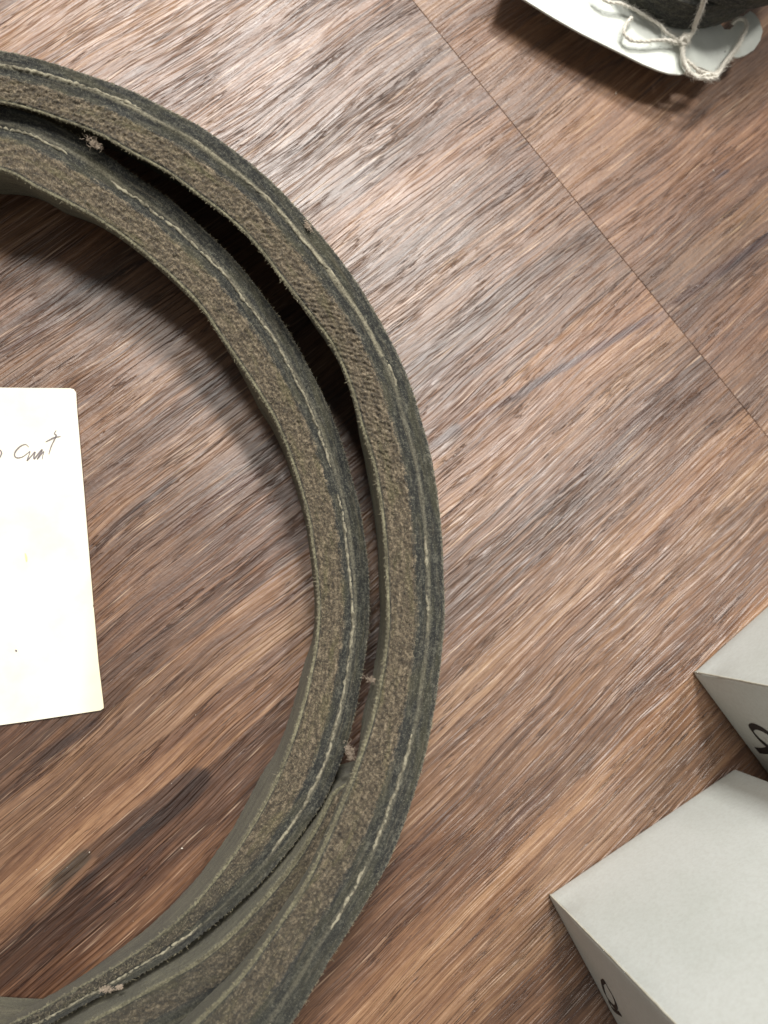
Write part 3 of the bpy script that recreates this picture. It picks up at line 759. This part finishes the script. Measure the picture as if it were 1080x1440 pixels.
def ring(cx, cy, rx, ry, z0, z1, wdt, seed, mats, parent, n=700, rot=0.0):
    """oval belt turn lying on its side; centre and radii in photo pixels at height z1"""
    t = np.linspace(0, 2*math.pi, n+1)
    base = np.array([P(cx+rx*math.cos(a), cy+ry*math.sin(a), z0) for a in t])
    c0 = np.array(P(cx, cy, z0)); base[:, 2] = z1; d = base-c0; d[:, 2] = 0; d /= np.linalg.norm(d, axis=1, keepdims=True)
    Q = base.copy(); Q[:, 2] = z0
    Iq = base-d*wdt; Iq[:, 2] = z1-0.001; Wq = Iq+d*0.002; Wq[:, 2] = z0+0.002
    o_, a_, f_, b_, w_ = section(base, Iq, Wq, Q, 30, 10, 30)
    full = np.concatenate([o_, a_, f_, b_, w_], 1); full[-1] = full[0]
    ds = np.linalg.norm(np.diff(full, axis=1), axis=2)*1000
    sm_ = np.concatenate([np.zeros((len(full), 1)), np.cumsum(ds, 1)], 1)-(z1-z0)*1000
    u_ = np.concatenate([[0], np.cumsum(np.linalg.norm(np.diff(base, axis=0), axis=1))])*1000
    uu = np.repeat(u_[:, None], full.shape[1], 1)
    du = np.gradient(full, axis=0); dv = np.gradient(full, axis=1); nn = np.cross(dv, du); nn /= np.maximum(np.linalg.norm(nn, axis=2, keepdims=True), 1e-9)
    if nn[:, 45, 2].mean() < 0: nn = -nn
    full = full+nn*(0.5*(fbm(uu*1.2, sm_*1.2, 3, seed)-0.5)+0.5*(fbm(uu/8, sm_/4, 2, seed+3)-0.5))[..., None]/1000
    full[-1] = full[0]
    ns = 30+7
    body = link('coil_turn', grid_mesh('coil_turn', full[:, :ns+16], np.stack([uu, sm_+30], -1)[:, :ns+16]), mats[0], parent)
    link('worn_band', grid_mesh('worn_band', full[:, ns+15:], np.stack([uu, sm_], -1)[:, ns+15:]), mats[1], body)
    return body
belt2 = thing('drive_belt', 'dark tightly coiled belt resting in the white card sleeve, cut off by the top edge', 'belt')
ring(972, -94, 128, 135, 0.0128, 0.0225, 0.012, 3, (M_cover, M_worn), belt2)
r2 = ring(1046, -112, 118, 124, 0.0232, 0.033, 0.012, 9, (M_worn, M_worn), belt2)

nt = NT('white_cotton_string'); tc = nt.n('ShaderNodeTexCoord')
M_string = nt.out(nt.mix(nt.noise(tc.outputs['Object'], 1500, 3, 0.7), srgb(186, 180, 166), srgb(236, 232, 222)), 0.9, Sheen_Weight=0.3)
tie = thing('string', 'white cotton string knotted round the card sleeve and the coiled belt', 'string', loc=tuple(P(975, 60)))
def strand_paths(px, rad, plies=3, per=14, fuzz=130):
    ctr = catmull(np.array([list(P(x, y, z/1000)) for x, y, z in px]), per)
    seglen = np.linalg.norm(np.diff(ctr, axis=0), axis=1); s_ = np.concatenate([[0], np.cumsum(seglen)])
    m_ = max(8, int(s_[-1]/0.00022)); ss = np.linspace(0, s_[-1], m_)
    c_ = np.stack([np.interp(ss, s_, ctr[:, k]) for k in range(3)], 1)
    for k in range(3): c_[:, k] += (fbm(ss*350, ss*0+k*5.0, 2, 71)-0.5)*0.0006
    out = []
    tg = np.gradient(c_, axis=0); tg /= np.maximum(np.linalg.norm(tg, axis=1, keepdims=True), 1e-9)
    a_ = np.cross(tg, np.array([0.1, 0.15, 0.98])); a_ /= np.maximum(np.linalg.norm(a_, axis=1, keepdims=True), 1e-9); b_ = np.cross(tg, a_)
    for p in range(plies):
        ph = ss/0.0032*2*math.pi+p*2*math.pi/plies
        pp = c_+(a_*np.cos(ph)[:, None]+b_*np.sin(ph)[:, None])*rad*0.30
        out.append(([Vector(q) for q in pp], [rad*0.72*(0.9+0.2*random.random()) for _ in pp]))
    for _ in range(int(fuzz*s_[-1]/0.01)):
        k = random.randrange(m_); d = Vector(rng.normal(0, 1, 3)).normalized(); p0_ = Vector(c_[k])
        L_ = random.uniform(0.0007, 0.0019)
        out.append(([p0_, p0_+d*L_*0.6, p0_+d*L_+Vector(tg[k])*L_*0.5], [0.00003, 0.00003, 0.00002]))
    return out
def string_part(name, lst):
    ps = []
    for px, rad, pl in lst: ps += strand_paths(px, rad, pl)
    me = tubes_mesh(name, ps, 5); me.transform(Matrix.Translation(-tie.location)); link(name, me, M_string, tie)
string_part('strand', [([(838, -12, 14.5), (851, 0, 14.4), (872, 6, 14.3), (892, 12, 14.2), (910, 24, 14.0), (928, 36, 14), (944, 50, 14), (955, 58, 14.2)], 0.00052, 2)])
string_part('strand', [([(889, 24, 13.6), (880, 35, 13.8), (877, 46, 13.8), (882, 54, 13.8), (892, 57.5, 13.8), (923, 57.5, 13.8), (945, 58, 14), (958, 60, 14.2)], 0.00056, 2)])
string_part('strand', [([(997, -40, 37), (994, -14, 30), (990, 2, 26), (984, 18, 22), (978, 34, 18), (974, 46, 15.5), (966, 54, 14.8), (961, 62, 14.2), (960, 76, 13.8), (963, 90, 13.6), (970, 102, 13.0)], 0.0008, 3)])
string_part('strand', [([(966, 96, 13.6), (974, 105, 13), (988, 110, 12.2), (1003, 110, 11.8), (1011, 102, 12.0), (1018, 90, 12.0), (1029, 77, 12), (1039, 62, 12.2), (1046, 48, 12.6), (1050, 36, 13), (1046, 26, 13), (1038, 26, 12.4), (1030, 34, 11)], 0.00066, 3)])
string_part('strand', [([(966, 84, 13.6), (974, 92, 12.8), (988, 101, 12), (1002, 105, 11.6), (1013, 97, 11.6), (1026, 84, 11.6), (1036, 70, 12), (1044, 55, 12.4)], 0.00052, 2)])
string_part('knot', [([(956, 54, 14.4), (964, 50, 15.2), (969, 56, 15), (962, 62, 14.6), (956, 58, 15.2), (963, 53, 15.6), (968, 60, 14.8)], 0.00052, 2),
                     ([(976, 104, 12.6), (986, 108, 12.8), (998, 110, 12.4), (1008, 108, 12.4), (1000, 104, 12.6), (988, 106, 13)], 0.0005, 2)])

# ------------------------------------------------------------------ crumbs and dust on the floor
nt = NT('pale_crumb'); M_crumb = nt.out(srgb(214, 204, 190), 0.7)
spec = [(866, 132, .30), (762, 212, .2), (1003, 240, .3), (624, 393, .35), (866, 130, .2), (126, 1198, .3), (256, 1193, .3), (640, 640, .2), (870, 515, .16), (868, 925, .2), (810, 880, .15), (455, 175, .2), (690, 780, .12)]
vs, fs = [], []
def crumb(p, r):
    b = len(vs); 
    for d in ((1, 0, 0), (-1, 0, 0), (0, 1, 0), (0, -1, 0), (0, 0, 1), (0, 0, -1)):
        vs.append(tuple(p[k]+d[k]*r*random.uniform(0.6, 1.3) for k in range(3)))
    for f_ in ((0, 2, 4), (2, 1, 4), (1, 3, 4), (3, 0, 4), (2, 0, 5), (1, 2, 5), (3, 1, 5), (0, 3, 5)): fs.append(tuple(b+k for k in f_))
for x, y, r in spec: p = P(x, y); crumb((p.x, p.y, r*0.0005), r*0.0009)
for _ in range(160):
    p = P(random.uniform(0, 1080), random.uniform(0, 1440)); crumb((p.x, p.y, 0.00006), random.choice((.05, .07, .09, .12))*0.001)
me = bpy.data.meshes.new('dust'); me.from_pydata(vs, [], fs); me.update()
link('dust', me, M_crumb, kind='stuff', label='tiny pale crumbs and dust specks scattered over the wooden floor', cat='dust')
